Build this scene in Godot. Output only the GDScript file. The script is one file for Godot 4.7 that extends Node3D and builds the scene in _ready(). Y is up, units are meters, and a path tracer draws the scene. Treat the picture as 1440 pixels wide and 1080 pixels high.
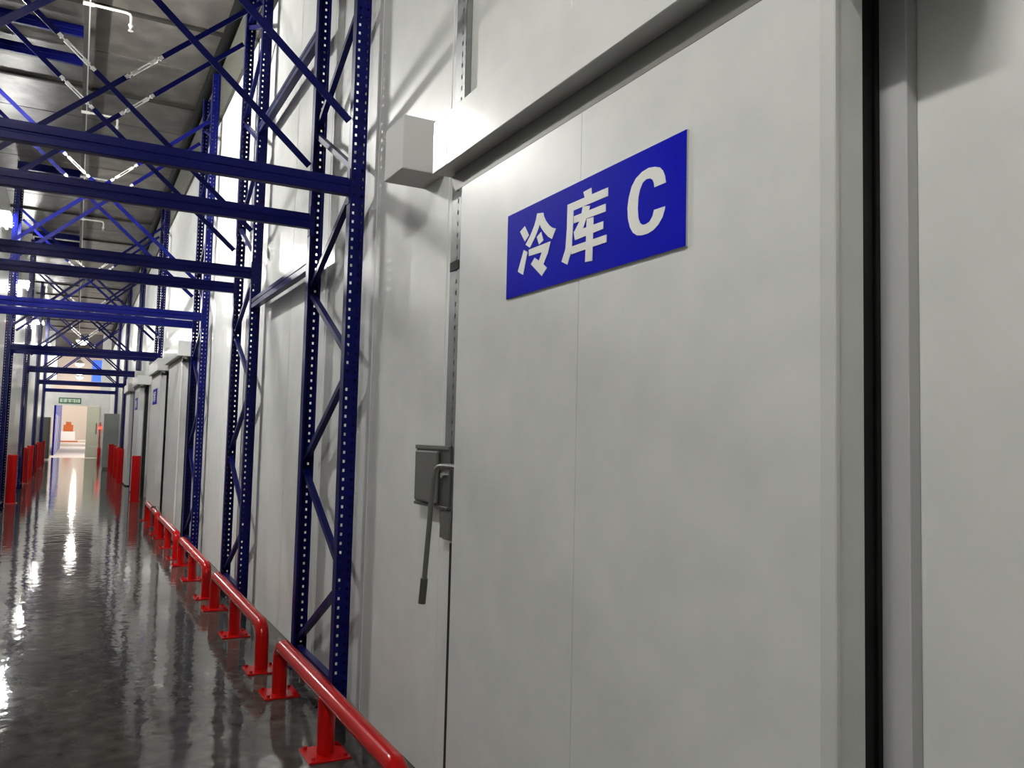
extends Node3D
# Cold-store aisle: white insulated panels and sliding doors, blue rack portals, red guard rails.

var M := {}
var used := {}

# ---------------------------------------------------------------- helpers
func numbered(called: String) -> String:
	if not used.has(called):
		used[called] = 0
		return called
	used[called] += 1
	return "%s_%03d" % [called, used[called]]

func thing(called: String, label: String, category: String, at := Vector3.ZERO, group := "", kind := "") -> Node3D:
	var o := Node3D.new()
	o.name = numbered(called)
	add_child(o)
	o.position = at
	tag(o, label, category, group, kind)
	return o

func tag(o: Node, label: String, category: String, group := "", kind := "") -> void:
	o.set_meta("label", label)
	o.set_meta("category", category)
	if group: o.set_meta("group", group)
	if kind: o.set_meta("kind", kind)

func start() -> SurfaceTool:
	var st := SurfaceTool.new()
	st.begin(Mesh.PRIMITIVE_TRIANGLES)
	return st

func part(called: String, mesh: Mesh, m: Material, parent: Node, at := Vector3.ZERO) -> MeshInstance3D:
	var o := MeshInstance3D.new()
	o.name = called
	o.mesh = mesh
	o.material_override = m
	o.cast_shadow = GeometryInstance3D.SHADOW_CASTING_SETTING_ON
	parent.add_child(o, true)
	o.position = at
	return o

func single(called: String, mesh: Mesh, m: Material, label: String, category: String, at := Vector3.ZERO, group := "", kind := "") -> MeshInstance3D:
	var o := MeshInstance3D.new()
	o.name = numbered(called)
	o.mesh = mesh
	o.material_override = m
	add_child(o)
	o.position = at
	tag(o, label, category, group, kind)
	return o

func copy(o: Node3D, at: Vector3, label: String) -> Node3D:
	var base: String = str(o.name)
	if base.length() > 4 and base[base.length() - 4] == "_" and base.right(3).is_valid_int():
		base = base.left(base.length() - 4)
	var c: Node3D = o.duplicate()
	c.name = numbered(base)
	add_child(c)
	c.position = at
	c.set_meta("label", label)
	return c

func tri(st: SurfaceTool, a: Vector3, b: Vector3, c: Vector3, n: Vector3) -> void:
	# clockwise as seen from the side n points to
	if (b - a).cross(c - a).dot(n) > 0.0:
		var t := b
		b = c
		c = t
	for p in [a, b, c]:
		st.set_normal(n)
		st.set_uv(Vector2(p.x + p.z, p.y))
		st.add_vertex(p)

func quad(st: SurfaceTool, a: Vector3, b: Vector3, c: Vector3, d: Vector3, n: Vector3) -> void:
	tri(st, a, b, c, n)
	tri(st, a, c, d, n)

func box(st: SurfaceTool, a: Vector3, b: Vector3) -> void:
	var v := func(x: int, y: int, z: int) -> Vector3: return Vector3(b.x if x else a.x, b.y if y else a.y, b.z if z else a.z)
	quad(st, v.call(0,0,0), v.call(0,0,1), v.call(0,1,1), v.call(0,1,0), Vector3.LEFT)
	quad(st, v.call(1,0,0), v.call(1,0,1), v.call(1,1,1), v.call(1,1,0), Vector3.RIGHT)
	quad(st, v.call(0,0,0), v.call(1,0,0), v.call(1,0,1), v.call(0,0,1), Vector3.DOWN)
	quad(st, v.call(0,1,0), v.call(1,1,0), v.call(1,1,1), v.call(0,1,1), Vector3.UP)
	quad(st, v.call(0,0,0), v.call(1,0,0), v.call(1,1,0), v.call(0,1,0), Vector3.FORWARD)
	quad(st, v.call(0,0,1), v.call(1,0,1), v.call(1,1,1), v.call(0,1,1), Vector3.BACK)

func boxm(a: Vector3, b: Vector3) -> ArrayMesh:
	var st := start()
	box(st, a, b)
	return st.commit()

# box with chamfered edges
func bevel(st: SurfaceTool, a: Vector3, b: Vector3, r: float) -> void:
	var lo := a + Vector3.ONE * r
	var hi := b - Vector3.ONE * r
	var pick := func(s: Vector3, out_axis: int) -> Vector3:
		var p := Vector3(hi.x if s.x > 0 else lo.x, hi.y if s.y > 0 else lo.y, hi.z if s.z > 0 else lo.z)
		p[out_axis] += r * s[out_axis]
		return p
	for ax in 3:
		var u := (ax + 1) % 3
		var w := (ax + 2) % 3
		for s in [-1.0, 1.0]:
			var q := []
			for e in [[-1, -1], [1, -1], [1, 1], [-1, 1]]:
				var sg := Vector3.ZERO
				sg[ax] = s; sg[u] = e[0]; sg[w] = e[1]
				q.append(pick.call(sg, ax))
			var n := Vector3.ZERO
			n[ax] = s
			quad(st, q[0], q[1], q[2], q[3], n)
		for s in [-1.0, 1.0]:
			for t in [-1.0, 1.0]:
				# edge between faces u and w, running along ax
				var q := []
				for e in [-1.0, 1.0]:
					var sg := Vector3.ZERO
					sg[ax] = e; sg[u] = s; sg[w] = t
					q.append([pick.call(sg, u), pick.call(sg, w)])
				var n := Vector3.ZERO
				n[u] = s; n[w] = t
				quad(st, q[0][0], q[0][1], q[1][1], q[1][0], n.normalized())
	for sx in [-1.0, 1.0]:
		for sy in [-1.0, 1.0]:
			for sz in [-1.0, 1.0]:
				var sg := Vector3(sx, sy, sz)
				tri(st, pick.call(sg, 0), pick.call(sg, 1), pick.call(sg, 2), sg.normalized())

func bevelm(a: Vector3, b: Vector3, r := 0.003) -> ArrayMesh:
	var st := start()
	bevel(st, a, b, r)
	return st.commit()

# round tube along points
func tube(st: SurfaceTool, pts: Array, r: float, sides := 16, caps := true) -> void:
	var rings := []
	var norms := []
	var up := Vector3(0.31, 0.17, 0.93).normalized()
	for i in pts.size():
		var d: Vector3
		if i == 0: d = pts[1] - pts[0]
		elif i == pts.size() - 1: d = pts[i] - pts[i - 1]
		else: d = (pts[i] - pts[i - 1]).normalized() + (pts[i + 1] - pts[i]).normalized()
		d = d.normalized()
		var a := (up - d * up.dot(d)).normalized()
		up = a
		var b := d.cross(a)
		var ring := []
		var nn := []
		for k in sides:
			var t := TAU * k / sides
			var n := a * cos(t) + b * sin(t)
			nn.append(n)
			ring.append(pts[i] + n * r)
		rings.append(ring)
		norms.append(nn)
	for i in pts.size() - 1:
		for k in sides:
			var l := (k + 1) % sides
			_stri(st, [rings[i][k], rings[i][l], rings[i + 1][l]], [norms[i][k], norms[i][l], norms[i + 1][l]])
			_stri(st, [rings[i][k], rings[i + 1][l], rings[i + 1][k]], [norms[i][k], norms[i + 1][l], norms[i + 1][k]])
	if caps:
		for e in [0, pts.size() - 1]:
			var n: Vector3 = (pts[0] - pts[1]).normalized() if e == 0 else (pts[e] - pts[e - 1]).normalized()
			for k in sides:
				tri(st, pts[e], rings[e][k], rings[e][(k + 1) % sides], n)

func _stri(st: SurfaceTool, p: Array, n: Array) -> void:
	var flip: bool = (p[1] - p[0]).cross(p[2] - p[0]).dot(n[0] + n[1] + n[2]) > 0.0
	for i in ([0, 2, 1] if flip else [0, 1, 2]):
		st.set_normal(n[i])
		st.set_uv(Vector2(p[i].x + p[i].z, p[i].y))
		st.add_vertex(p[i])

func tubem(pts: Array, r: float, sides := 16) -> ArrayMesh:
	var st := start()
	tube(st, pts, r, sides)
	return st.commit()

# lathe about the y axis: profile of Vector2(radius, height)
func lathem(profile: Array, sides := 20) -> ArrayMesh:
	var st := start()
	for i in profile.size() - 1:
		var p: Vector2 = profile[i]
		var q: Vector2 = profile[i + 1]
		var d := (q - p).normalized()
		var n2 := Vector2(d.y, -d.x)
		for k in sides:
			var a := TAU * k / sides
			var b := TAU * (k + 1) / sides
			var ca := Vector3(cos(a), 0, sin(a))
			var cb := Vector3(cos(b), 0, sin(b))
			var na := ca * n2.x + Vector3.UP * n2.y
			var nb := cb * n2.x + Vector3.UP * n2.y
			var v := [ca * p.x + Vector3.UP * p.y, cb * p.x + Vector3.UP * p.y, cb * q.x + Vector3.UP * q.y, ca * q.x + Vector3.UP * q.y]
			_stri(st, [v[0], v[1], v[2]], [na, nb, nb])
			_stri(st, [v[0], v[2], v[3]], [na, nb, na])
	return st.commit()

# polygon in a plane (o + u*x + v*y), raised by depth along n
func prism(st: SurfaceTool, poly: PackedVector2Array, o: Vector3, u: Vector3, v: Vector3, n: Vector3, depth: float) -> void:
	var idx := Geometry2D.triangulate_polygon(poly)
	var at := func(p: Vector2, h: float) -> Vector3: return o + u * p.x + v * p.y + n * h
	for i in range(0, idx.size(), 3):
		tri(st, at.call(poly[idx[i]], depth), at.call(poly[idx[i + 1]], depth), at.call(poly[idx[i + 2]], depth), n)
		tri(st, at.call(poly[idx[i]], 0.0), at.call(poly[idx[i + 1]], 0.0), at.call(poly[idx[i + 2]], 0.0), -n)
	var cw := Geometry2D.is_polygon_clockwise(poly)
	for i in poly.size():
		var a := poly[i]
		var b := poly[(i + 1) % poly.size()]
		var e := (b - a).normalized()
		var on2 := Vector2(e.y, -e.x) * (-1.0 if cw else 1.0)
		quad(st, at.call(a, 0.0), at.call(b, 0.0), at.call(b, depth), at.call(a, depth), (u * on2.x + v * on2.y).normalized())

func poly_of(flat: Array, k := 0.001) -> PackedVector2Array:
	var p := PackedVector2Array()
	for i in range(0, flat.size(), 2):
		p.append(Vector2(flat[i], flat[i + 1]) * k)
	return p

# ---------------------------------------------------------------- materials
func noise_tex(freq: float, ramp: Array, size := 512, octaves := 4, seed_ := 1, normal := false, bump := 2.0) -> NoiseTexture2D:
	var n := FastNoiseLite.new()
	n.noise_type = FastNoiseLite.TYPE_SIMPLEX_SMOOTH
	n.seed = seed_
	n.frequency = freq
	n.fractal_octaves = octaves
	var t := NoiseTexture2D.new()
	t.width = size
	t.height = size
	t.seamless = true
	t.noise = n
	if normal:
		t.as_normal_map = true
		t.bump_strength = bump
	else:
		var g := Gradient.new()
		g.offsets = PackedFloat32Array(ramp.map(func(r): return r[0]))
		g.colors = PackedColorArray(ramp.map(func(r): return r[1]))
		t.color_ramp = g
	return t

func mat(c: Color, rough := 0.5, metal := 0.0, spec := 0.5) -> StandardMaterial3D:
	var m := StandardMaterial3D.new()
	m.albedo_color = c
	m.roughness = rough
	m.metallic = metal
	m.metallic_specular = spec
	return m

func world_tex(m: StandardMaterial3D, scale: float) -> void:
	m.uv1_triplanar = true
	m.uv1_world_triplanar = true
	m.uv1_scale = Vector3.ONE * scale

func glow(c: Color, energy: float) -> StandardMaterial3D:
	var m := mat(c, 0.6)
	m.emission_enabled = true
	m.emission = c
	m.emission_energy_multiplier = energy
	return m

func make_materials() -> void:
	# white coated steel skin: nearly even, faintly mottled
	var w := mat(Color(1, 1, 1), 0.42, 0.0, 0.3)
	w.albedo_texture = noise_tex(0.012, [[0.0, Color(0.83, 0.835, 0.825)], [1.0, Color(0.87, 0.87, 0.86)]], 512, 4, 3)
	w.normal_enabled = true
	w.normal_texture = noise_tex(0.006, [], 512, 2, 5, true, 1.2)
	w.normal_scale = 0.07
	world_tex(w, 0.6)
	w.clearcoat_enabled = true
	w.clearcoat = 0.22
	w.clearcoat_roughness = 0.15
	M.panel = w
	var d := mat(Color(1, 1, 1), 0.4, 0.0, 0.45)
	d.albedo_texture = noise_tex(0.012, [[0.0, Color(0.80, 0.805, 0.80)], [1.0, Color(0.84, 0.84, 0.83)]], 512, 4, 8)
	world_tex(d, 0.7)
	d.clearcoat_enabled = true
	d.clearcoat = 0.22
	d.clearcoat_roughness = 0.22
	M.door = d
	M.frame = mat(Color(0.74, 0.74, 0.74), 0.42, 0.0, 0.4)
	M.trim = mat(Color(0.82, 0.82, 0.81), 0.3, 0.2)
	M.joint = mat(Color(0.42, 0.42, 0.42), 0.7)
	M.galv = mat(Color(0.50, 0.51, 0.51), 0.42, 0.4)
	M.galv_dark = mat(Color(0.46, 0.46, 0.44), 0.5, 0.2)
	M.steel = mat(Color(0.47, 0.47, 0.455), 0.3, 0.55)
	M.steel_dark = mat(Color(0.35, 0.35, 0.335), 0.36, 0.5)
	M.chrome = mat(Color(0.8, 0.8, 0.79), 0.22, 1.0)
	M.zinc = mat(Color(0.86, 0.86, 0.84), 0.35, 0.6)
	M.rubber = mat(Color(0.05, 0.05, 0.05), 0.7)
	M.blue = mat(Color(0.03, 0.045, 0.285), 0.33, 0.0, 0.22)
	M.red = mat(Color(0.70, 0.04, 0.04), 0.2, 0.0, 0.4)
	M.sign_blue = mat(Color(0.0, 0.02, 0.64), 0.45, 0.0, 0.1)
	M.sign_white = mat(Color(0.87, 0.87, 0.85), 0.45)
	M.matte = mat(Color(0.80, 0.80, 0.79), 0.75, 0.0, 0.25)
	M.sign_back = mat(Color(0.72, 0.72, 0.72), 0.5)
	M.green = mat(Color(0.12, 0.36, 0.22), 0.5)
	M.exit_pale = mat(Color(0.78, 0.86, 0.78), 0.5)
	M.duct = mat(Color(0.37, 0.37, 0.35), 0.5, 0.2)
	M.trunk = mat(Color(0.27, 0.27, 0.245), 0.6, 0.0, 0.3)
	M.dark_bar = mat(Color(0.17, 0.165, 0.15), 0.6, 0.0, 0.3)
	M.insul = mat(Color(0.035, 0.04, 0.033), 0.85, 0.0, 0.2)
	M.pvc = mat(Color(0.85, 0.85, 0.82), 0.4)
	M.cabinet = mat(Color(0.55, 0.57, 0.56), 0.5)
	M.cream = mat(Color(0.82, 0.82, 0.74), 0.5)
	M.orange = mat(Color(0.72, 0.36, 0.16), 0.7)
	M.paper = mat(Color(0.88, 0.88, 0.88), 0.6)
	M.blue_wall = mat(Color(0.08, 0.10, 0.45), 0.6, 0.0, 0.2)
	M.plain_wall = mat(Color(0.90, 0.86, 0.82), 0.8)
	M.bright_floor = mat(Color(0.80, 0.76, 0.72), 0.5)
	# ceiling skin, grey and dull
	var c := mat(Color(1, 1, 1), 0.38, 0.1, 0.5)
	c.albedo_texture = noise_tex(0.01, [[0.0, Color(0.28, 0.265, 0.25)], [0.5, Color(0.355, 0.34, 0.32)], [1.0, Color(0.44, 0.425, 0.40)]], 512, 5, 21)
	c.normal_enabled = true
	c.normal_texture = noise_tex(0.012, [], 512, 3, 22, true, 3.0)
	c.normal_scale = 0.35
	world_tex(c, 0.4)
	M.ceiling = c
	# polished concrete
	var f := mat(Color(1, 1, 1), 1.0, 0.0, 0.28)
	f.albedo_texture = noise_tex(0.02, [[0.0, Color(0.235, 0.225, 0.21)], [0.45, Color(0.28, 0.27, 0.255)], [0.7, Color(0.31, 0.30, 0.285)], [1.0, Color(0.36, 0.35, 0.335)]], 1024, 6, 31)
	f.roughness_texture = noise_tex(0.012, [[0.0, Color(0.035, 0.035, 0.035)], [1.0, Color(0.09, 0.09, 0.09)]], 512, 4, 32)
	f.normal_enabled = true
	f.normal_texture = noise_tex(0.012, [], 1024, 4, 33, true, 2.5)
	f.normal_scale = 0.16
	world_tex(f, 0.35)
	M.floor = f
	M.tube_glow = glow(Color(1.0, 0.995, 0.975), 16.0)
	M.lamp_glow = glow(Color(1.0, 0.98, 0.94), 8.0)
	M.pane_glow = glow(Color(0.93, 0.96, 1.0), 2.0)
	M.pane_blue = glow(Color(0.25, 0.42, 0.95), 0.8)
	M.red_glow = glow(Color(1.0, 0.25, 0.2), 2.5)

# ---------------------------------------------------------------- layout numbers (metres)
const WALL_X := 1.434
const LEFT_X := -1.5
const CEIL_Y := 6.27
const END_Z := -46.3
const NEAR_Z := 12.0
const POST_X := 1.3          # inner side of the posts by the cold-room wall
const POST_L := -1.1         # inner side of the posts across the aisle
const POST_W := 0.085
const FRAME_D := 0.97
const BEAM_TOP := 2.96
const PORTALS := [-4.45, -7.4, -10.65, -16.8, -22.6, -29.0, -35.2]

func _ready() -> void:
	# ---- camera
	var cam := Camera3D.new()
	cam.name = "camera"
	add_child(cam)
	cam.position = Vector3(0, 1.5, 0)
	cam.rotation = Vector3(0.0662540, -0.4880980, 0.0240070)
	cam.fov = rad_to_deg(2.0 * atan(540.0 / 1149.36))
	cam.near = 0.02
	cam.far = 300.0
	cam.current = true
	# ---- environment (closed hall: no sky gets in)
	var we := WorldEnvironment.new()
	we.name = "environment"
	var e := Environment.new()
	e.background_mode = Environment.BG_COLOR
	e.background_color = Color(0.02, 0.02, 0.02)
	e.tonemap_mode = Environment.TONE_MAPPER_LINEAR
	e.tonemap_exposure = 1.15
	e.sdfgi_enabled = true
	e.ssao_enabled = true
	e.ssil_enabled = true
	we.environment = e
	add_child(we)

	make_materials()
	build_shell()
	build_doors()
	build_lamps()
	build_rack()
	build_rails()
	build_ceiling_gear()
	build_far_end()

# ---------------------------------------------------------------- the hall
func build_shell() -> void:
	var fl := single("floor", boxm(Vector3(LEFT_X - 0.3, -0.2, END_Z - 0.15), Vector3(WALL_X + 0.4, 0, NEAR_Z + 0.2)), M.floor, "dark polished concrete floor of the aisle", "floor", Vector3.ZERO, "", "structure")
	fl.set_meta("kind", "structure")
	# cold-room wall of upright insulated panels with recessed joints
	var wr := thing("wall_right", "white insulated panel wall of the cold rooms", "wall", Vector3.ZERO, "", "structure")
	part("core", boxm(Vector3(WALL_X + 0.012, 0, END_Z), Vector3(WALL_X + 0.15, CEIL_Y, NEAR_Z)), M.joint, wr)
	var pw := 1.0233
	var z := -4.43 + 17.0 * pw
	var pm := bevelm(Vector3(0, 0.0, -pw + 0.003), Vector3(0.03, CEIL_Y, -0.003), 0.003)
	while z > END_Z + 0.2:
		if z - pw < NEAR_Z - 0.05 and z <= NEAR_Z + pw:
			if z > NEAR_Z: z = NEAR_Z
			part("panel", pm, M.panel, wr, Vector3(WALL_X, 0, z))
		z -= pw
	var wl := thing("wall_left", "pale panel wall behind the posts across the aisle", "wall", Vector3.ZERO, "", "structure")
	part("core", boxm(Vector3(LEFT_X - 0.15, 0, END_Z), Vector3(LEFT_X - 0.012, CEIL_Y, NEAR_Z)), M.joint, wl)
	z = NEAR_Z
	while z > END_Z + 0.2:
		part("panel", pm, M.panel, wl, Vector3(LEFT_X - 0.03, 0, z))
		z -= pw
	single("wall_near", boxm(Vector3(LEFT_X - 0.15, 0, NEAR_Z), Vector3(WALL_X + 0.15, CEIL_Y, NEAR_Z + 0.15)), M.panel, "plain white panel wall closing the aisle behind the viewer", "wall", Vector3.ZERO, "", "structure")
	# ceiling: cross panels with dark joints
	var ce := thing("ceiling", "dull grey metal panel ceiling with dark cross joints", "ceiling", Vector3.ZERO, "", "structure")
	part("deck", boxm(Vector3(LEFT_X - 0.15, CEIL_Y + 0.03, END_Z), Vector3(WALL_X + 0.15, CEIL_Y + 0.2, NEAR_Z + 0.15)), M.joint, ce)
	z = NEAR_Z
	var cp := 1.3
	var cm := bevelm(Vector3(LEFT_X, CEIL_Y, -cp + 0.012), Vector3(WALL_X, CEIL_Y + 0.03, -0.012), 0.004)
	var bar := boxm(Vector3(LEFT_X, CEIL_Y - 0.035, -0.03), Vector3(WALL_X, CEIL_Y, 0.03))
	var i := 0
	while z > END_Z + 0.1:
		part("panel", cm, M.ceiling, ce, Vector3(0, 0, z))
		if i % 2 == 1 and z < 0.0:
			part("joint_bar", bar, M.dark_bar, ce, Vector3(0, 0, z))
		z -= cp
		i += 1
	# end wall with the doorway
	var ew := thing("wall_end", "pale wall with a doorway at the far end of the aisle", "wall", Vector3.ZERO, "", "structure")
	part("side_panel", boxm(Vector3(LEFT_X, 0, END_Z - 0.15), Vector3(-1.12, CEIL_Y, END_Z)), M.panel, ew)
	part("side_panel", boxm(Vector3(1.0, 0, END_Z - 0.15), Vector3(WALL_X, CEIL_Y, END_Z)), M.panel, ew)
	part("lintel_panel", boxm(Vector3(-1.12, 2.6, END_Z - 0.15), Vector3(1.0, 3.35, END_Z)), M.panel, ew)

# ---------------------------------------------------------------- cold-room doors
const GLYPHS := [
	["character", [[90,212, 122,224, 151,188, 125,172], [119,146, 144,134, 118,64, 81,81],
		[202,247, 242,240, 244,230, 258,211, 280,191, 298,180, 320,173, 298,145, 273,158, 246,179, 227,197, 221,208, 213,196, 196,176, 160,145, 130,161, 160,184, 185,211, 196,230],
		[203,171, 230,182, 245,152, 218,144],
		[153,140, 290,140, 275,105, 248,76, 270,61, 240,40, 169,90, 192,107, 220,92, 237,116, 154,119]]],
	["character", [[469,247, 511,249, 515,217, 480,222], [384,230, 594,228, 594,204, 417,205, 384,206],
		[384,230, 418,205, 417,161, 411,87, 390,49, 356,64, 377,98, 383,158], [420,187, 584,185, 584,163, 421,166],
		[468,205, 507,198, 502,187, 472,141, 422,138, 457,170], [422,141, 574,138, 574,117, 429,114],
		[490,163, 525,161, 522,37, 486,40], [412,99, 591,97, 591,76, 411,76]]],
	["letter", [[844,174, 840,192, 832,207, 819,219, 800,226, 774,231, 746,228, 720,218, 702,201, 690,174, 685,147, 688,118, 697,94, 710,77, 728,66, 746,62, 772,61, 796,65, 817,75, 833,90, 841,108, 842,115, 798,116, 792,101, 780,90, 765,87, 752,88, 741,95, 733,110, 730,136, 732,164, 739,184, 750,199, 764,204, 780,202, 790,196, 796,186, 798,174]]],
]

func door_sign(dz: float, label: String, glyphs: int) -> void:
	var k := 0.9601
	var wide := 0.92 * k
	var high := 0.2845 * k
	var s := thing("door_sign", label, "sign", Vector3(1.204, 1.9465, -2.3235 + dz), "blue signs on the cold-room doors")
	part("plate", bevelm(Vector3(0.001, 0, 0), Vector3(0.006, high, wide), 0.0005), M.sign_back, s)
	part("face", boxm(Vector3(0, 0.0005, 0.0005), Vector3(0.001, high - 0.0005, wide - 0.0005)), M.sign_blue, s)
	for g in glyphs:
		var st := start()
		var lift := 0.0008
		for flat in GLYPHS[g][1]:
			prism(st, poly_of(flat, 0.001 * k), Vector3.ZERO, Vector3(0, 0, 1), Vector3.UP, Vector3.LEFT, lift)
			lift += 0.00012
		part(GLYPHS[g][0], st.commit(), M.sign_white, s)

# box with the vertical edges of its aisle side rounded off, for a door leaf
func leaf(za: float, zb: float, top: float, bev_a: float, bev_b: float) -> ArrayMesh:
	var st := start()
	var p := PackedVector2Array([Vector2(0.092, za), Vector2(bev_a, za), Vector2(0, za + bev_a), Vector2(0, zb - bev_b), Vector2(bev_b, zb), Vector2(0.092, zb)])
	if bev_a < 0.005: p = PackedVector2Array([Vector2(0.092, za), Vector2(0, za), Vector2(0, zb - bev_b), Vector2(bev_b, zb), Vector2(0.092, zb)])
	if bev_b < 0.005: p = PackedVector2Array([Vector2(0.092, za), Vector2(bev_a, za), Vector2(0, za + bev_a), Vector2(0, zb), Vector2(0.092, zb)])
	prism(st, p, Vector3(0, 0.03, 0), Vector3.RIGHT, Vector3.BACK, Vector3.UP, top - 0.03)
	return st.commit()

func door_unit(dz: float, n: int, label: String, which: String, near_end: float, full: bool) -> void:
	# sliding leaf in two skins with a fine seam; its own lever at the far edge
	var d := thing("door_%d" % n, label, "door", Vector3(1.21, 0, dz), "sliding cold-room doors", "structure")
	part("panel", leaf(-2.729, -1.899, 2.4192, 0.02, 0.0), M.door, d)
	part("panel", leaf(-1.897, -1.043, 2.4192, 0.0, 0.021), M.door, d)
	part("edge_trim", bevelm(Vector3(0.014, 0.03, -1.0445), Vector3(0.026, 2.41, -1.0405), 0.0015), M.trim, d)
	if full:
		var lv := part("lever", tubem([Vector3(0.04, 1.387, -2.72), Vector3(0.04, 1.387, -2.90), Vector3(0.039, 1.384, -2.935), Vector3(0.037, 1.374, -2.958), Vector3(0.034, 1.352, -2.972), Vector3(0.032, 1.32, -2.977), Vector3(0.022, 0.94, -3.012)], 0.0105), M.steel, d)
		part("grip", tubem([Vector3(0.022, 0.945, -3.012), Vector3(0.018, 0.848, -3.020)], 0.0145), M.steel_dark, lv)
		part("collar", tubem([Vector3(0.04, 1.387, -2.735), Vector3(0.04, 1.387, -2.715)], 0.017), M.steel_dark, d)
	# roller track under the header
	var tr := thing("door_track", "dark steel roller track above " + which, "track", Vector3(1.2092, 0, dz), "roller tracks above the doors")
	var st := start()
	prism(st, PackedVector2Array([Vector2(-2.80, 2.455), Vector2(-2.765, 2.42), Vector2(near_end, 2.42), Vector2(near_end, 2.483), Vector2(-2.80, 2.483)]), Vector3.ZERO, Vector3.BACK, Vector3.UP, Vector3.RIGHT, 0.006)
	part("cover", st.commit(), M.galv_dark, tr)
	part("rail", boxm(Vector3(0.02, 2.455, -2.74), Vector3(0.06, 2.49, near_end)), M.galv_dark, tr)
	part("rail_web", boxm(Vector3(0.006, 2.475, -2.79), Vector3(0.02, 2.495, near_end)), M.galv_dark, tr)
	# header casing
	var h := thing("door_header", "white box header casing over " + which, "door header", Vector3(1.15, 0, dz), "white header casings over the doors")
	part("casing", bevelm(Vector3(0, 2.495, -2.848), Vector3(WALL_X - 1.15 - 0.001, 2.698, near_end), 0.003), M.panel, h)
	part("end_cap", bevelm(Vector3(-0.0015, 2.497, -2.8495), Vector3(0.16, 2.696, -2.72), 0.001), M.panel, h)
	# door surround on the wall: near strip, seal
	var s := thing("door_surround", "grey frame strips and black seal around " + which, "door frame", Vector3(1.40, 0, dz), "frames around the doors")
	part("near_strip", bevelm(Vector3(0, 0, -1.22), Vector3(0.0335, 2.495, -1.02), 0.002), M.frame, s)
	part("seal", bevelm(Vector3(-0.05, 0.02, -1.15), Vector3(-0.0005, 2.49, -1.087), 0.004), M.rubber, s)
	part("seal_lip", bevelm(Vector3(-0.012, 0.02, -1.0865), Vector3(-0.0005, 2.49, -1.080), 0.001), M.rubber, s)
	part("head_strip", bevelm(Vector3(0, 2.40, -3.14), Vector3(0.0335, 2.494, -1.225), 0.002), M.frame, s)
	if not full: part("far_strip", bevelm(Vector3(0.008, 0, -3.20), Vector3(0.0335, 2.395, -3.10), 0.002), M.frame, s)
	if not full:
		part("far_seal", bevelm(Vector3(-0.09, 0.02, -2.80), Vector3(-0.0005, 2.41, -2.735), 0.003), M.rubber, s)
	if full:
		part("lower_seal", bevelm(Vector3(0.027, 0.01, -3.222), Vector3(0.0335, 1.05, -3.19), 0.002), M.rubber, s)
		# lock keep on the wall beyond the far edge
		var l := thing("lock_box", "brushed steel lock keep box beside the lettered door", "lock", Vector3(1.4035, 1.191, -3.35))
		part("spacer", boxm(Vector3(-0.0005, 0.03, -0.18), Vector3(WALL_X - 1.4035 - 0.0005, 0.24, 0.02)), M.steel_dark, l)
		part("back_plate", bevelm(Vector3(-0.012, 0, -0.19), Vector3(-0.0005, 0.27, 0.19), 0.002), M.steel_dark, l)
		part("housing", bevelm(Vector3(-0.03, 0.02, -0.165), Vector3(-0.0125, 0.245, 0.09), 0.006), M.steel, l)
		part("rim", bevelm(Vector3(-0.02, 0.252, -0.19), Vector3(-0.0125, 0.27, 0.19), 0.002), M.steel, l)
		part("rim", bevelm(Vector3(-0.02, 0.0, -0.19), Vector3(-0.0125, 0.014, 0.19), 0.002), M.steel_dark, l)
		part("bolt", tubem([Vector3(-0.0125, 0.145, 0.145), Vector3(-0.03, 0.145, 0.145)], 0.012, 10), M.chrome, l)
		part("lower_tab", bevelm(Vector3(-0.012, -0.12, 0.10), Vector3(-0.0005, -0.001, 0.2), 0.002), M.steel, l)

func perforated(hh: float, w: float, depth: float, cols: Array, hw: float, holeh: float, pitch: float, th := 0.0025) -> ArrayMesh:
	# channel: web at z=0 facing +z with rows of holes, flanges going to -z, small lips
	var st := start()
	var xs := [0.0]
	for c in cols:
		xs.append(c - hw / 2)
		xs.append(c + hw / 2)
	xs.append(w)
	for zz in [0.0, -th]:
		var n := Vector3.BACK if zz == 0.0 else Vector3.FORWARD
		for i in xs.size() - 1:
			if i % 2 == 0:
				quad(st, Vector3(xs[i], 0, zz), Vector3(xs[i + 1], 0, zz), Vector3(xs[i + 1], hh, zz), Vector3(xs[i], hh, zz), n)
			else:
				var y := 0.0
				var yc := pitch * 2.0
				while y < hh:
					var top := minf(yc - holeh / 2, hh)
					quad(st, Vector3(xs[i], y, zz), Vector3(xs[i + 1], y, zz), Vector3(xs[i + 1], top, zz), Vector3(xs[i], top, zz), n)
					y = yc + holeh / 2
					yc += pitch
	box(st, Vector3(0, 0, -depth), Vector3(th, hh, -th))
	box(st, Vector3(w - th, 0, -depth), Vector3(w, hh, -th))
	box(st, Vector3(th, 0, -depth), Vector3(0.014, hh, -depth + th))
	box(st, Vector3(w - 0.014, 0, -depth), Vector3(w - th, hh, -depth + th))
	return st.commit()

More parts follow.
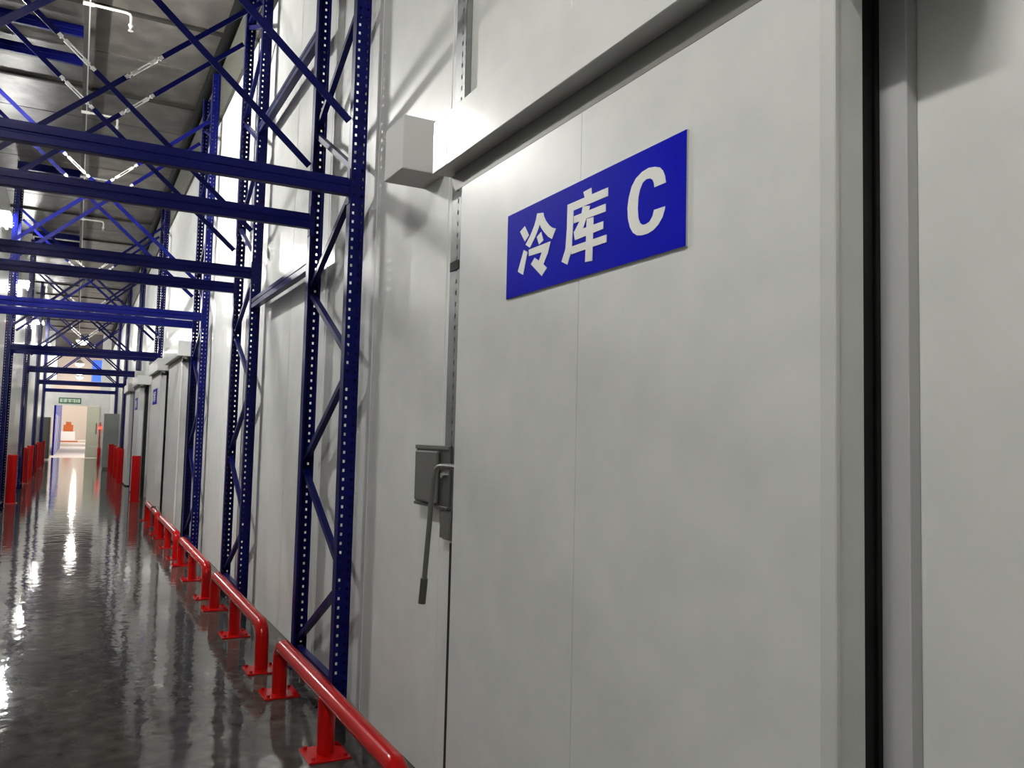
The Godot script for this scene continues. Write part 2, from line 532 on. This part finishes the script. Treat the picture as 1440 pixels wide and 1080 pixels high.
func build_doors() -> void:
	door_unit(0.0, 1, "grey sliding cold-room door under the large blue sign", "the lettered door", -0.82, true)
	door_sign(0.0, "large blue sign with white lettering on the nearest sliding door", 3)
	# slotted upright strip and end box beside the lettered door
	var s := thing("slotted_strut", "tall grey slotted steel strut on the wall beside the lettered door", "strut", Vector3(WALL_X - 0.03, 1.065, -3.145))
	var p := part("channel", perforated(4.36, 0.10, 0.028, [0.068], 0.012, 0.02, 0.05, 0.002), M.galv, s)
	p.rotation.y = -PI / 2
	p.position = Vector3(0, 0, -0.10)
	part("clip", bevelm(Vector3(-0.004, 1.15, -0.095), Vector3(0.0, 1.19, -0.005), 0.001), M.rubber, s)
	var b := thing("junction_box", "white metal box on the wall at the far end of the header", "box", Vector3(1.228, 2.698, -3.65))
	part("body", bevelm(Vector3(0, 0.001, 0), Vector3(WALL_X - 1.228, 0.245, 0.24), 0.003), M.matte, b)
	part("bottom_plate", bevelm(Vector3(-0.002, -0.002, -0.002), Vector3(WALL_X - 1.228, 0.001, 0.242), 0.0005), M.matte, b)
	door_unit(-10.75, 2, "plain grey sliding door between the third and fourth blue portals", "the plain door without a sign", -0.95, false)
	door_unit(-13.85, 3, "sliding door with a small blue sign beside the fourth blue portal", "the first small signed door", -0.95, false)
	door_sign(-13.85, "small blue sign on the door beside the fourth blue portal", 2)
	door_unit(-18.9, 4, "sliding door with a tiny blue sign beyond the fourth blue portal", "the second small signed door", -0.95, false)
	door_sign(-18.9, "tiny blue sign on the door beyond the fourth blue portal", 2)
	door_unit(-22.7, 5, "distant sliding door beside the fifth blue portal", "the distant door", -0.95, false)
	var k := 0
	var names := ["plain door without a sign", "first small signed door", "second small signed door", "distant door"]
	for q in [[-14.4, 1.09], [-17.85, 1.16], [-22.2, 1.16], [-26.0, 1.16]]:
		var bb := copy(b, Vector3(1.228, 2.60 if k == 0 else 2.698, q[0] - 0.24), "white metal box on the wall past the " + names[k])
		if k == 0:
			bb.scale = Vector3(1.0, 1.0, 1.0)
		k += 1
	# bottom guide of the plain door
	var g := thing("floor_guide", "dark steel roller guide with a stay rod at the foot of the plain door", "door guide", Vector3(1.13, 0.0, -13.62))
	part("bracket", bevelm(Vector3(-0.06, 0.0, -0.05), Vector3(0.05, 0.02, 0.05), 0.003), M.steel_dark, g)
	part("upright", bevelm(Vector3(-0.05, 0.02, -0.02), Vector3(-0.03, 0.34, 0.02), 0.003), M.steel_dark, g)
	part("roller", tubem([Vector3(-0.06, 0.3, 0.0), Vector3(0.04, 0.3, 0.0)], 0.035), M.rubber, g)
	part("stay_rod", tubem([Vector3(0.02, 0.33, 0.0), Vector3(0.03, 0.22, 0.95)], 0.014, 8), M.steel_dark, g)

# ---------------------------------------------------------------- lamps
func build_lamps() -> void:
	var zs := [-0.2, -9.0, -17.2, -24.9, -33.7, -42.3]
	var words := ["above the lettered door", "above the second blue portal", "nearest in view, above the fourth blue portal", "second in view, above the fifth blue portal", "third in view, past the sixth blue portal", "farthest, close to the far wall"]
	for i in zs.size():
		var t := thing("tube_lamp", "glowing tube lamp high on the aisle side, " + words[i], "lamp", Vector3(-1.34, 5.2, zs[i]), "tube lamps in a row")
		part("housing", bevelm(Vector3(-0.155, 0.03, -0.68), Vector3(0.14, 0.05, 0.68), 0.006), M.zinc, t)
		part("ballast_box", bevelm(Vector3(-0.05, 0.05, -0.4), Vector3(0.05, 0.1, 0.4), 0.006), M.zinc, t)
		for s in [-1.0, 1.0]:
			part("lamp_holder", bevelm(Vector3(-0.02, -0.02, s * 0.625 - 0.015), Vector3(0.02, 0.03, s * 0.625 + 0.015), 0.003), M.pvc, t)
		part("glow_tube", tubem([Vector3(0, 0, -0.60), Vector3(0, 0, 0.60)], 0.02, 12), M.tube_glow, t)
		for k in 6:
			var l := OmniLight3D.new()
			l.name = "tube_light"
			t.add_child(l, true)
			l.position = Vector3(0.0, -0.085, -0.5 + 0.2 * k)
			l.light_color = Color(1.0, 0.995, 0.975)
			l.light_energy = [1.32, 2.8, 1.5, 1.2, 1.2, 1.3][i]
			l.light_size = 0.05
			l.omni_range = 60.0
			l.omni_attenuation = 2.0
			l.shadow_enabled = true
	var hb := [[0.09, 8.0, -69.0], [0.0, 8.0, -94.0], [0.05, 8.0, -109.0], [0.09, 8.0, -118.5]]
	var where := ["nearest round pendant lamp above the far doorway", "second round pendant lamp above the far doorway", "third round pendant lamp above the far doorway", "lowest and farthest round pendant lamp above the doorway"]
	for i in hb.size():
		var t := thing("pendant_lamp", where[i] + ", glowing white", "lamp", Vector3(hb[i][0], hb[i][1], hb[i][2]), "round pendant lamps over the aisle")
		part("lamp_shade", lathem([Vector2(0.44, 0.0), Vector2(0.42, 0.1), Vector2(0.22, 0.3), Vector2(0.1, 0.4), Vector2(0.0, 0.4)]), M.zinc, t)
		part("rod", tubem([Vector3(0, 0.4, 0), Vector3(0, 12.0 - hb[i][1], 0)], 0.012, 8), M.galv, t)
		part("glow_disc", lathem([Vector2(0.0, -0.3), Vector2(0.2, -0.27), Vector2(0.33, -0.16), Vector2(0.41, -0.02), Vector2(0.41, 0.01), Vector2(0.0, 0.012)]), M.lamp_glow, t)
		var l := OmniLight3D.new()
		l.name = "pendant_light"
		t.add_child(l, true)
		l.position = Vector3(0, -0.55, 0)
		l.light_color = Color(1.0, 0.98, 0.94)
		l.light_energy = 3.0
		l.light_size = 0.2
		l.omni_range = 60.0
		l.omni_attenuation = 2.0
		l.shadow_enabled = true

# ---------------------------------------------------------------- rack portals
func beam_mesh(length: float, hgt := 0.103) -> ArrayMesh:
	# stepped closed section along +x, aisle face to +z
	var st := start()
	var k := hgt / 0.103
	var p := PackedVector2Array([Vector2(-0.025, 0), Vector2(0.022, 0), Vector2(0.025, 0.003), Vector2(0.025, 0.036 * k), Vector2(0.020, 0.041 * k), Vector2(0.020, 0.048 * k), Vector2(0.025, 0.053 * k), Vector2(0.025, 0.082 * k), Vector2(0.008, 0.084 * k), Vector2(0.006, 0.1 * k), Vector2(0.003, 0.103 * k), Vector2(-0.025, 0.103 * k)])
	prism(st, p, Vector3.ZERO, Vector3.BACK, Vector3.UP, Vector3.RIGHT, length)
	return st.commit()

func connector_mesh() -> ArrayMesh:
	var st := start()
	box(st, Vector3(-0.004, -0.05, -0.028), Vector3(0.0, 0.15, 0.028))
	box(st, Vector3(-0.004, -0.05, 0.028), Vector3(0.03, 0.15, 0.032))
	for y in [-0.03, 0.03, 0.09, 0.13]:
		box(st, Vector3(0.008, y, 0.032), Vector3(0.02, y + 0.012, 0.037))
	return st.commit()

func build_rack() -> void:
	var ph := 6.0
	var post := perforated(ph, POST_W, 0.07, [0.0195, 0.0655], 0.0125, 0.0165, 0.05)
	var words := ["first", "second", "third", "fourth", "fifth", "sixth", "seventh", "eighth"]
	# one upright frame: two perforated posts along the aisle joined by zigzag bracing
	var fr := thing("upright_frame", "blue perforated upright frame nearest the lettered door", "rack frame", Vector3(POST_X, 0, PORTALS[0]), "blue upright frames by the cold-room wall")
	part("post", post, M.blue, fr)
	var p2 := part("post", post, M.blue, fr, Vector3(POST_W, 0, -FRAME_D))
	p2.rotation.y = PI
	for zz in [-0.035, -FRAME_D + 0.035]:
		part("foot_plate", bevelm(Vector3(-0.02, 0, zz - 0.06), Vector3(POST_W + 0.02, 0.008, zz + 0.06), 0.002), M.blue, fr)
	var cx := POST_W / 2
	var ys := [0.14, 0.70, 1.29, 1.90, 2.45, 2.97, 3.53, 4.06, 4.60, 5.15, 5.6]
	part("horizontal_brace", boxm(Vector3(cx - 0.02, 0.10, -FRAME_D + 0.05), Vector3(cx + 0.02, 0.14, -0.05)), M.blue, fr)
	part("horizontal_brace", boxm(Vector3(cx - 0.02, 5.6, -FRAME_D + 0.05), Vector3(cx + 0.02, 5.64, -0.05)), M.blue, fr)
	for i in ys.size() - 1:
		var a := Vector3(cx, ys[i] + 0.04, -FRAME_D + 0.045 if i % 2 == 0 else -0.045)
		var b := Vector3(cx, ys[i + 1] - 0.04, -0.045 if i % 2 == 0 else -FRAME_D + 0.045)
		var len_ := a.distance_to(b)
		var st := start()
		# light channel brace: web and two flanges
		box(st, Vector3(-0.0175, -0.0175, 0), Vector3(-0.015, 0.0175, len_))
		box(st, Vector3(-0.015, -0.0175, 0), Vector3(0.0175, -0.015, len_))
		box(st, Vector3(-0.015, 0.015, 0), Vector3(0.0175, 0.0175, len_))
		var br := part("diagonal_brace", st.commit(), M.blue, fr, a)
		var zax := (b - a).normalized()
		var xax := Vector3.RIGHT
		br.basis = Basis(xax, zax.cross(xax).normalized(), zax)
	for i in range(1, PORTALS.size()):
		copy(fr, Vector3(POST_X, 0, PORTALS[i]), "blue perforated upright frame by the cold-room wall, %s from the lettered door" % words[i])
	for i in PORTALS.size():
		var c := copy(fr, Vector3(POST_L - POST_W, 0, PORTALS[i]), "blue perforated upright frame across the aisle from the lettered door, portal number %s" % words[i])
		c.set_meta("group", "blue upright frames across the aisle")
	# cross beams over the aisle, two to each portal
	var L := POST_X - POST_L
	var bm := beam_mesh(L)
	var cn := connector_mesh()
	var beam0: Node3D = null
	for i in PORTALS.size():
		for k in 2:
			var z: float = PORTALS[i] - (0.045 if k == 0 else FRAME_D - 0.045)
			var lab := "blue cross beam over the aisle on the %s posts of the %s portal" % ["near" if k == 0 else "far", words[i]]
			if beam0 == null:
				beam0 = thing("cross_beam", lab, "beam", Vector3(POST_L, BEAM_TOP - 0.103, z), "blue cross beams over the aisle")
				part("beam", bm, M.blue, beam0)
				var c1 := part("connector", cn, M.blue, beam0, Vector3(0, 0, 0))
				c1.rotation.y = 0
				c1.scale.x = -1.0
				part("connector", cn, M.blue, beam0, Vector3(L, 0, 0))
			else:
				copy(beam0, Vector3(POST_L, BEAM_TOP - 0.103, z), lab)
	# wall-side beams between the first and second portal
	var lz: float = PORTALS[0] - FRAME_D - (PORTALS[1])
	var wb := beam_mesh(lz)
	for q in [[2.585, "lower"], [4.17, "upper"]]:
		var t := thing("wall_beam", "%s blue beam along the wall between the first two upright frames" % q[1], "beam", Vector3(POST_X + 0.03, q[0], PORTALS[0] - FRAME_D), "blue beams along the wall")
		var bmn := part("beam", wb, M.blue, t)
		bmn.rotation.y = PI / 2
		bmn.scale.z = -1.0
		part("end_plate", boxm(Vector3(-0.03, -0.03, -0.004), Vector3(0.03, 0.13, 0.0)), M.blue, t)
		part("end_plate", boxm(Vector3(-0.03, -0.03, -lz), Vector3(0.03, 0.13, -lz + 0.004)), M.blue, t)
	# crossed flat straps with turnbuckles above every beam
	var A := Vector3(POST_X, 3.27, 0)
	var B := Vector3(POST_L, 5.40, 0)
	var sl := A.distance_to(B)
	var t0 := sl * 0.345
	var t1 := sl * 0.445
	var strap_hi := boxm(Vector3(0.021, -0.022, -0.003), Vector3(t0, 0.022, 0.003))
	var strap_lo := boxm(Vector3(t1, -0.022, -0.003), Vector3(sl - 0.021, 0.022, 0.003))
	var tb := start()
	box(tb, Vector3(t0 + 0.06, -0.016, -0.006), Vector3(t1 - 0.06, -0.007, 0.006))
	box(tb, Vector3(t0 + 0.06, 0.007, -0.006), Vector3(t1 - 0.06, 0.016, 0.006))
	box(tb, Vector3(t0 + 0.04, -0.016, -0.009), Vector3(t0 + 0.07, 0.016, 0.009))
	box(tb, Vector3(t1 - 0.07, -0.016, -0.009), Vector3(t1 - 0.04, 0.016, 0.009))
	tube(tb, [Vector3(t0 - 0.02, 0, 0), Vector3(t0 + 0.1, 0, 0)], 0.007, 8)
	tube(tb, [Vector3(t1 - 0.1, 0, 0), Vector3(t1 + 0.02, 0, 0)], 0.007, 8)
	box(tb, Vector3(t0 - 0.025, -0.016, -0.01), Vector3(t0 + 0.012, 0.016, 0.01))
	box(tb, Vector3(t1 - 0.012, -0.016, -0.01), Vector3(t1 + 0.025, 0.016, 0.01))
	var tbm := tb.commit()
	var brace0: Node3D = null
	for i in PORTALS.size():
		for k in 2:
			for s in 2:
				var z: float = PORTALS[i] - (0.03 if k == 0 else FRAME_D - 0.03) - (0.006 if s else -0.006)
				var from := Vector3(POST_L if s == 0 else POST_X, 5.40, z)
				var to := Vector3(POST_X if s == 0 else POST_L, 3.27, z)
				var lab := "blue diagonal strap with turnbuckle, %s to the cold-room wall, %s side of the %s portal" % ["falling" if s == 0 else "rising", "near" if k == 0 else "far", words[i]]
				if brace0 == null:
					brace0 = thing("strap_brace", lab, "brace", from, "crossed strap braces above the beams")
					part("strap", strap_hi, M.blue, brace0)
					part("strap", strap_lo, M.blue, brace0)
					part("turnbuckle", tbm, M.zinc, brace0)
					brace0.basis = Basis(Vector3.BACK, atan2(to.y - from.y, to.x - from.x))
				else:
					var c := copy(brace0, from, lab)
					c.basis = Basis(Vector3.BACK, atan2(to.y - from.y, to.x - from.x))

# ---------------------------------------------------------------- red guard rails and bollards
func build_rails() -> void:
	var hz := [-2.88, -3.87, -4.86]
	var h := 0.281
	var r := 0.0415
	var t := thing("guard_rail", "nearest red tubular guard rail, under the first upright frame", "guard rail", Vector3(1.11, 0, hz[0]), "red guard rails along the wall")
	var pts := [Vector3(0, 0.005, 0)]
	var er := 0.085
	for i in 9:
		var a := PI / 2 * i / 8.0
		pts.append(Vector3(0, h - er + er * sin(a), -er + er * cos(a)))
	for i in 9:
		var a := PI / 2 * i / 8.0
		pts.append(Vector3(0, h - er + er * cos(a), -1.98 + er - er * sin(a)))
	pts.append(Vector3(0, 0.005, -1.98))
	part("rail_tube", tubem(pts, r, 24), M.red, t)
	part("middle_post", tubem([Vector3(0, 0.005, -0.99), Vector3(0, h - 0.02, -0.99)], r, 24), M.red, t)
	for z in [0.0, -0.99, -1.98]:
		var bp := part("base_plate", bevelm(Vector3(-0.1, 0, z - 0.1), Vector3(0.1, 0.01, z + 0.1), 0.002), M.red, t)
		for sx in [-1, 1]:
			for sz in [-1, 1]:
				part("bolt", tubem([Vector3(sx * 0.075, 0.009, z + sz * 0.075), Vector3(sx * 0.075, 0.024, z + sz * 0.075)], 0.009, 6), M.red, bp)
	var words := ["second", "third", "fourth", "fifth"]
	for i in 4:
		copy(t, Vector3(1.11, 0, hz[0] - 2.5 * (i + 1)), "red tubular guard rail along the wall, %s from the viewer" % words[i])
	# upright red bollards
	var b := thing("bollard", "red bollard by the wall just past the last guard rail", "bollard", Vector3(1.15, 0, -18.75), "red bollards by the cold-room wall")
	part("shaft", lathem([Vector2(0.0, 0.0), Vector2(0.09, 0.0), Vector2(0.09, 0.93), Vector2(0.08, 0.95), Vector2(0.0, 0.95)], 24), M.red, b)
	part("base_plate", bevelm(Vector3(-0.12, 0, -0.12), Vector3(0.12, 0.01, 0.12), 0.002), M.red, b)
	var w := ["second", "third", "fourth", "fifth", "sixth"]
	var zz := [-25.2, -27.6, -30.0, -32.4]
	for i in zz.size():
		copy(b, Vector3(1.15, 0, zz[i]), "red bollard by the cold-room wall, %s from the guard rails" % w[i])
	zz = [-18.75, -25.2, -28.0, -31.0, -34.0, -38.0]
	var wl := ["nearest"] + w
	for i in zz.size():
		var c := copy(b, Vector3(-1.06 if i == 0 else -1.15, 0, zz[i]), "red bollard across the aisle from the cold rooms, %s of its row" % wl[i])
		c.set_meta("group", "red bollards across the aisle")

# ---------------------------------------------------------------- pipes and trunking under the ceiling
func build_ceiling_gear() -> void:
	var d := thing("cable_trunking", "grey steel trunking along the top of the cold-room wall", "trunking")
	var z := -2.0
	while z > END_Z + 1.0:
		part("section", bevelm(Vector3(WALL_X - 0.042, 5.45, z - 2.99), Vector3(WALL_X - 0.001, 6.08, z), 0.004), M.trunk, d)
		z -= 3.0
	var pts := []
	var n := 90
	for i in n:
		pts.append(Vector3(1.352 + 0.005 * sin(i * 2.1), 6.165 + 0.006 * sin(i * 1.3), lerpf(2.0, END_Z + 0.3, i / float(n - 1))))
	single("insulated_pipe", tubem(pts, 0.072, 12), M.insul, "black insulated pipe along the corner of ceiling and cold-room wall", "pipe")
	# service strut down the middle of the ceiling
	var s := thing("ceiling_strut", "long thin steel strut down the middle of the ceiling", "strut", Vector3(-0.13, 6.1, 0))
	part("channel", boxm(Vector3(-0.03, 0, END_Z + 0.5), Vector3(0.02, 0.06, 3.5)), M.dark_bar, s)
	part("flange", boxm(Vector3(0.02, 0.0, END_Z + 0.5), Vector3(0.035, 0.006, 3.5)), M.zinc, s)
	z = 2.0
	while z > END_Z + 1.0:
		part("hanger", boxm(Vector3(-0.006, 0.06, z - 0.006), Vector3(0.006, CEIL_Y - 6.1, z + 0.006)), M.galv_dark, s)
		z -= 2.4
	# sprinkler arms
	var a := thing("sprinkler_arm", "white sprinkler pipe arm under the ceiling, nearest in view", "sprinkler", Vector3(-0.11, 6.08, -9.75), "white sprinkler arms under the ceiling")
	part("arm_pipe", tubem([Vector3(0, 0, 0), Vector3(0.36, 0, 0), Vector3(0.40, -0.01, 0), Vector3(0.415, -0.04, 0), Vector3(0.415, -0.13, 0)], 0.016, 10), M.pvc, a)
	part("head", lathem([Vector2(0.0, -0.2), Vector2(0.03, -0.195), Vector2(0.012, -0.17), Vector2(0.028, -0.14), Vector2(0.028, -0.12), Vector2(0.0, -0.12)], 12), M.zinc, a).position = Vector3(0.415, 0, 0)
	part("tee", tubem([Vector3(-0.06, 0, 0), Vector3(0.05, 0, 0)], 0.024, 10), M.pvc, a)
	var w := ["second", "third", "fourth"]
	for i in 3:
		copy(a, Vector3(-0.11, 6.08, -13.2 - 3.45 * i), "white sprinkler pipe arm under the ceiling, %s in view" % w[i])
	# short blue beams high up between the far posts and the strut
	var words := ["third", "fourth", "fifth"]
	var bm := beam_mesh(1.0, 0.14)
	var bi := 0
	for p in [-10.65, -16.8, -22.6]:
		for k in 2:
			var t := thing("ceiling_beam", "short blue beam under the ceiling, %s side of the %s portal" % ["near" if k == 0 else "far", words[bi]], "beam", Vector3(-1.16, 6.1, p - 0.05 - 0.87 * k), "short blue beams under the ceiling")
			part("beam", bm, M.blue, t)
			part("end_plate", boxm(Vector3(-0.004, -0.4, -0.04), Vector3(0.0, 0.16, 0.04)), M.blue, t)
		bi += 1
	# alarm on the far-side wall
	var al := thing("alarm_bell", "small red alarm bell with a white lamp on the wall across the aisle", "alarm", Vector3(LEFT_X, 3.75, -21.6))
	part("bell", lathem([Vector2(0.0, 0.09), Vector2(0.06, 0.08), Vector2(0.09, 0.04), Vector2(0.1, 0.0)], 16), M.red, al).rotation.z = -PI / 2
	part("lamp_lens", bevelm(Vector3(0, -0.42, -0.08), Vector3(0.06, -0.3, 0.08), 0.01), M.paper, al)

# ---------------------------------------------------------------- far end and the bright hall beyond
func build_far_end() -> void:
	# exit sign with green border
	var s := thing("exit_sign", "green bordered pale sign above the far doorway", "sign", Vector3(-0.82, 2.70, END_Z))
	part("border", bevelm(Vector3(0, 0, 0.0005), Vector3(0.985, 0.28, 0.03), 0.003), M.green, s)
	part("face", boxm(Vector3(0.05, 0.05, 0.03), Vector3(0.935, 0.23, 0.032)), M.exit_pale, s)
	var strokes := [[[0, 12, 14, 14], [6, 14, 8, 16], [2, 6, 12, 8], [4, 0, 6, 10], [9, 0, 11, 9]], [[6, 10, 8, 16], [1, 8, 13, 10], [3, 4, 11, 6], [6, 0, 8, 9], [1, 0, 13, 2]], [[6, 0, 8, 16], [1, 8, 3, 14], [11, 8, 13, 14], [1, 7, 13, 9], [0, 0, 2, 6], [12, 0, 14, 6], [0, 0, 14, 2]], [[1, 1, 3, 15], [11, 1, 13, 15], [1, 13, 13, 15], [1, 1, 13, 3]]]
	for i in 4:
		var st := start()
		for q in strokes[i]:
			box(st, Vector3(0.12 + i * 0.2 + q[0] * 0.01, 0.06 + q[1] * 0.01, 0.032), Vector3(0.12 + i * 0.2 + q[2] * 0.01, 0.06 + q[3] * 0.01, 0.034))
		part("character", st.commit(), M.green, s)
	# door leaf standing half open in the doorway
	var d := thing("door_6", "cream door leaf half closing the far doorway", "door", Vector3(0.46, 0, END_Z + 0.03), "", "structure")
	part("leaf", bevelm(Vector3(0, 0.02, 0), Vector3(0.56, 2.59, 0.06), 0.004), M.cream, d)
	part("handle", bevelm(Vector3(0.42, 1.2, 0.06), Vector3(0.46, 1.75, 0.1), 0.005), M.duct, d)
	var e := thing("extinguisher_stand", "red fire equipment beside the far doorway", "fire equipment", Vector3(1.08, 0, END_Z + 0.15))
	part("cylinder_body", lathem([Vector2(0, 0), Vector2(0.07, 0), Vector2(0.075, 0.5), Vector2(0.03, 0.6), Vector2(0.0, 0.6)], 14), M.red, e)
	part("post", bevelm(Vector3(-0.02, 0, -0.1), Vector3(0.02, 1.8, -0.06), 0.003), M.red, e)
	part("alarm_lamp", lathem([Vector2(0, 1.45), Vector2(0.07, 1.47), Vector2(0.07, 1.57), Vector2(0, 1.6)], 12), M.red_glow, e)
	# panes high in the end wall
	var w1 := thing("window_1", "bright white window high in the back wall of the far hall", "window", Vector3(-4.0, 7.7, -121.99), "", "structure")
	part("window_frame", boxm(Vector3(0, 0, 0.0), Vector3(1.5, 3.5, 0.05)), M.frame, w1)
	for k in 2:
		part("pane", boxm(Vector3(0.08, 0.08 + 1.71 * k, 0.05), Vector3(1.42, 1.7 + 1.71 * k, 0.07)), M.pane_glow, w1)
	var w2 := thing("window_2", "blue tinted window high in the back wall of the far hall", "window", Vector3(1.46, 7.6, -121.99), "", "structure")
	part("window_frame", boxm(Vector3(0, 0, 0.0), Vector3(2.05, 3.0, 0.05)), M.frame, w2)
	for k in 2:
		part("pane", boxm(Vector3(0.08, 0.08 + 1.46 * k, 0.05), Vector3(1.97, 1.46 + 1.46 * k, 0.07)), M.pane_blue, w2)
	var nb := thing("notice_board", "white notice panel on the far wall beside the doorway", "notice", Vector3(-1.36, 1.98, END_Z))
	part("board", bevelm(Vector3(0, 0, 0.001), Vector3(0.34, 0.58, 0.02), 0.003), M.paper, nb)
	# cabinets
	var c := thing("grey_cabinet", "tall grey control cabinet by the wall near the far doorway", "cabinet", Vector3(0.9, 0, -33.5))
	part("body", bevelm(Vector3(0, 0.08, -0.5), Vector3(0.5, 2.05, 0.0), 0.005), M.cabinet, c)
	part("plinth", boxm(Vector3(0.02, 0, -0.48), Vector3(0.48, 0.08, -0.02)), M.duct, c)
	part("door", bevelm(Vector3(0.03, 0.5, 0.0), Vector3(0.47, 2.0, 0.012), 0.003), M.cabinet, c)
	var c2 := thing("dark_cabinet", "dark grey cabinet across the aisle near the far doorway", "cabinet", Vector3(-1.45, 0, -42.5))
	part("body", bevelm(Vector3(0, 0.08, -1.5), Vector3(0.42, 1.95, 0.0), 0.005), M.duct, c2)
	part("door", bevelm(Vector3(0.04, 0.15, 0.0), Vector3(0.38, 1.9, 0.012), 0.003), M.duct, c2)
	# hall beyond
	var z1 := -122.0
	var b := thing("wall_beyond", "bright hall seen through the far doorway", "room", Vector3.ZERO, "", "structure")
	part("floor_slab", boxm(Vector3(-6, -0.2, z1), Vector3(6, 0, END_Z - 0.15)), M.bright_floor, b)
	part("back_wall", boxm(Vector3(-6, 0, z1 - 0.2), Vector3(6, 12, z1)), M.plain_wall, b)
	part("side_wall", boxm(Vector3(5.8, 0, z1), Vector3(6, 12, END_Z - 0.15)), M.plain_wall, b)
	part("side_wall", boxm(Vector3(-6, 0, z1), Vector3(-5.8, 12, END_Z - 0.15)), M.plain_wall, b)
	part("roof", boxm(Vector3(-6, 12, z1), Vector3(6, 12.2, END_Z - 0.15)), M.dark_bar, b)
	part("front_wall", boxm(Vector3(-6, 0, END_Z - 0.151), Vector3(LEFT_X, 12, END_Z - 0.05)), M.plain_wall, b)
	part("front_wall", boxm(Vector3(WALL_X, 0, END_Z - 0.151), Vector3(6, 12, END_Z - 0.05)), M.plain_wall, b)
	part("front_wall", boxm(Vector3(LEFT_X, CEIL_Y, END_Z - 0.151), Vector3(WALL_X, 12, END_Z - 0.05)), M.plain_wall, b)
	var bw := thing("blue_partition", "blue partition along the bright hall beyond the doorway", "partition", Vector3(-0.98, 0, -50.0))
	z1 = 0.0
	for i in 6:
		part("panel", bevelm(Vector3(-0.1, 0, -3.3 * (i + 1) + 0.04), Vector3(0, 3.4, -3.3 * i), 0.005), M.blue_wall, bw)
		part("edge_strip", boxm(Vector3(0, 0.0, -3.3 * i - 0.08), Vector3(0.02, 2.2, -3.3 * i - 0.04)), M.paper, bw)
	var cr := thing("orange_crate", "orange crate on a white pallet box in the bright hall", "crate", Vector3(-0.65, 1.1, -98.0))
	part("body", bevelm(Vector3(-0.5, 0, -0.5), Vector3(0.4, 0.7, 0.5), 0.03), M.orange, cr)
	part("lid", bevelm(Vector3(-0.3, 0.7, -0.4), Vector3(0.2, 1.0, 0.4), 0.03), M.orange, cr)
	var pb := thing("pallet_box", "white box on the floor of the bright hall", "box", Vector3(-0.65, 0, -98.0))
	part("body", bevelm(Vector3(-0.7, 0.12, -0.7), Vector3(0.6, 1.1, 0.7), 0.02), M.paper, pb)
	part("pallet", bevelm(Vector3(-0.75, 0, -0.75), Vector3(0.9, 0.12, 0.75), 0.01), M.orange, pb)
	for i in 4:
		var zz := -50.0 - 20.0 * i
		var t := thing("window_%d" % (i + 3), "tall bright side window of the far hall, %s from the doorway" % ["first", "second", "third", "fourth"][i], "window", Vector3(5.79, 1.5, zz), "side windows of the far hall", "structure")
		part("window_frame", boxm(Vector3(-0.03, -0.1, -2.6), Vector3(0.0, 5.1, 2.6)), M.frame, t)
		part("pane", boxm(Vector3(-0.05, 0, -2.5), Vector3(-0.03, 5, 2.5)), M.pane_glow, t)
		var l := AreaLight3D.new()
		l.name = "window_light"
		t.add_child(l, true)
		l.position = Vector3(-0.08, 2.5, 0)
		l.rotation.y = PI / 2
		l.area_size = Vector2(5.0, 5.0)
		l.light_color = Color(1.0, 0.97, 0.94)
		l.light_energy = 105.0
		l.area_range = 80.0
		l.area_attenuation = 2.0
		l.shadow_enabled = true
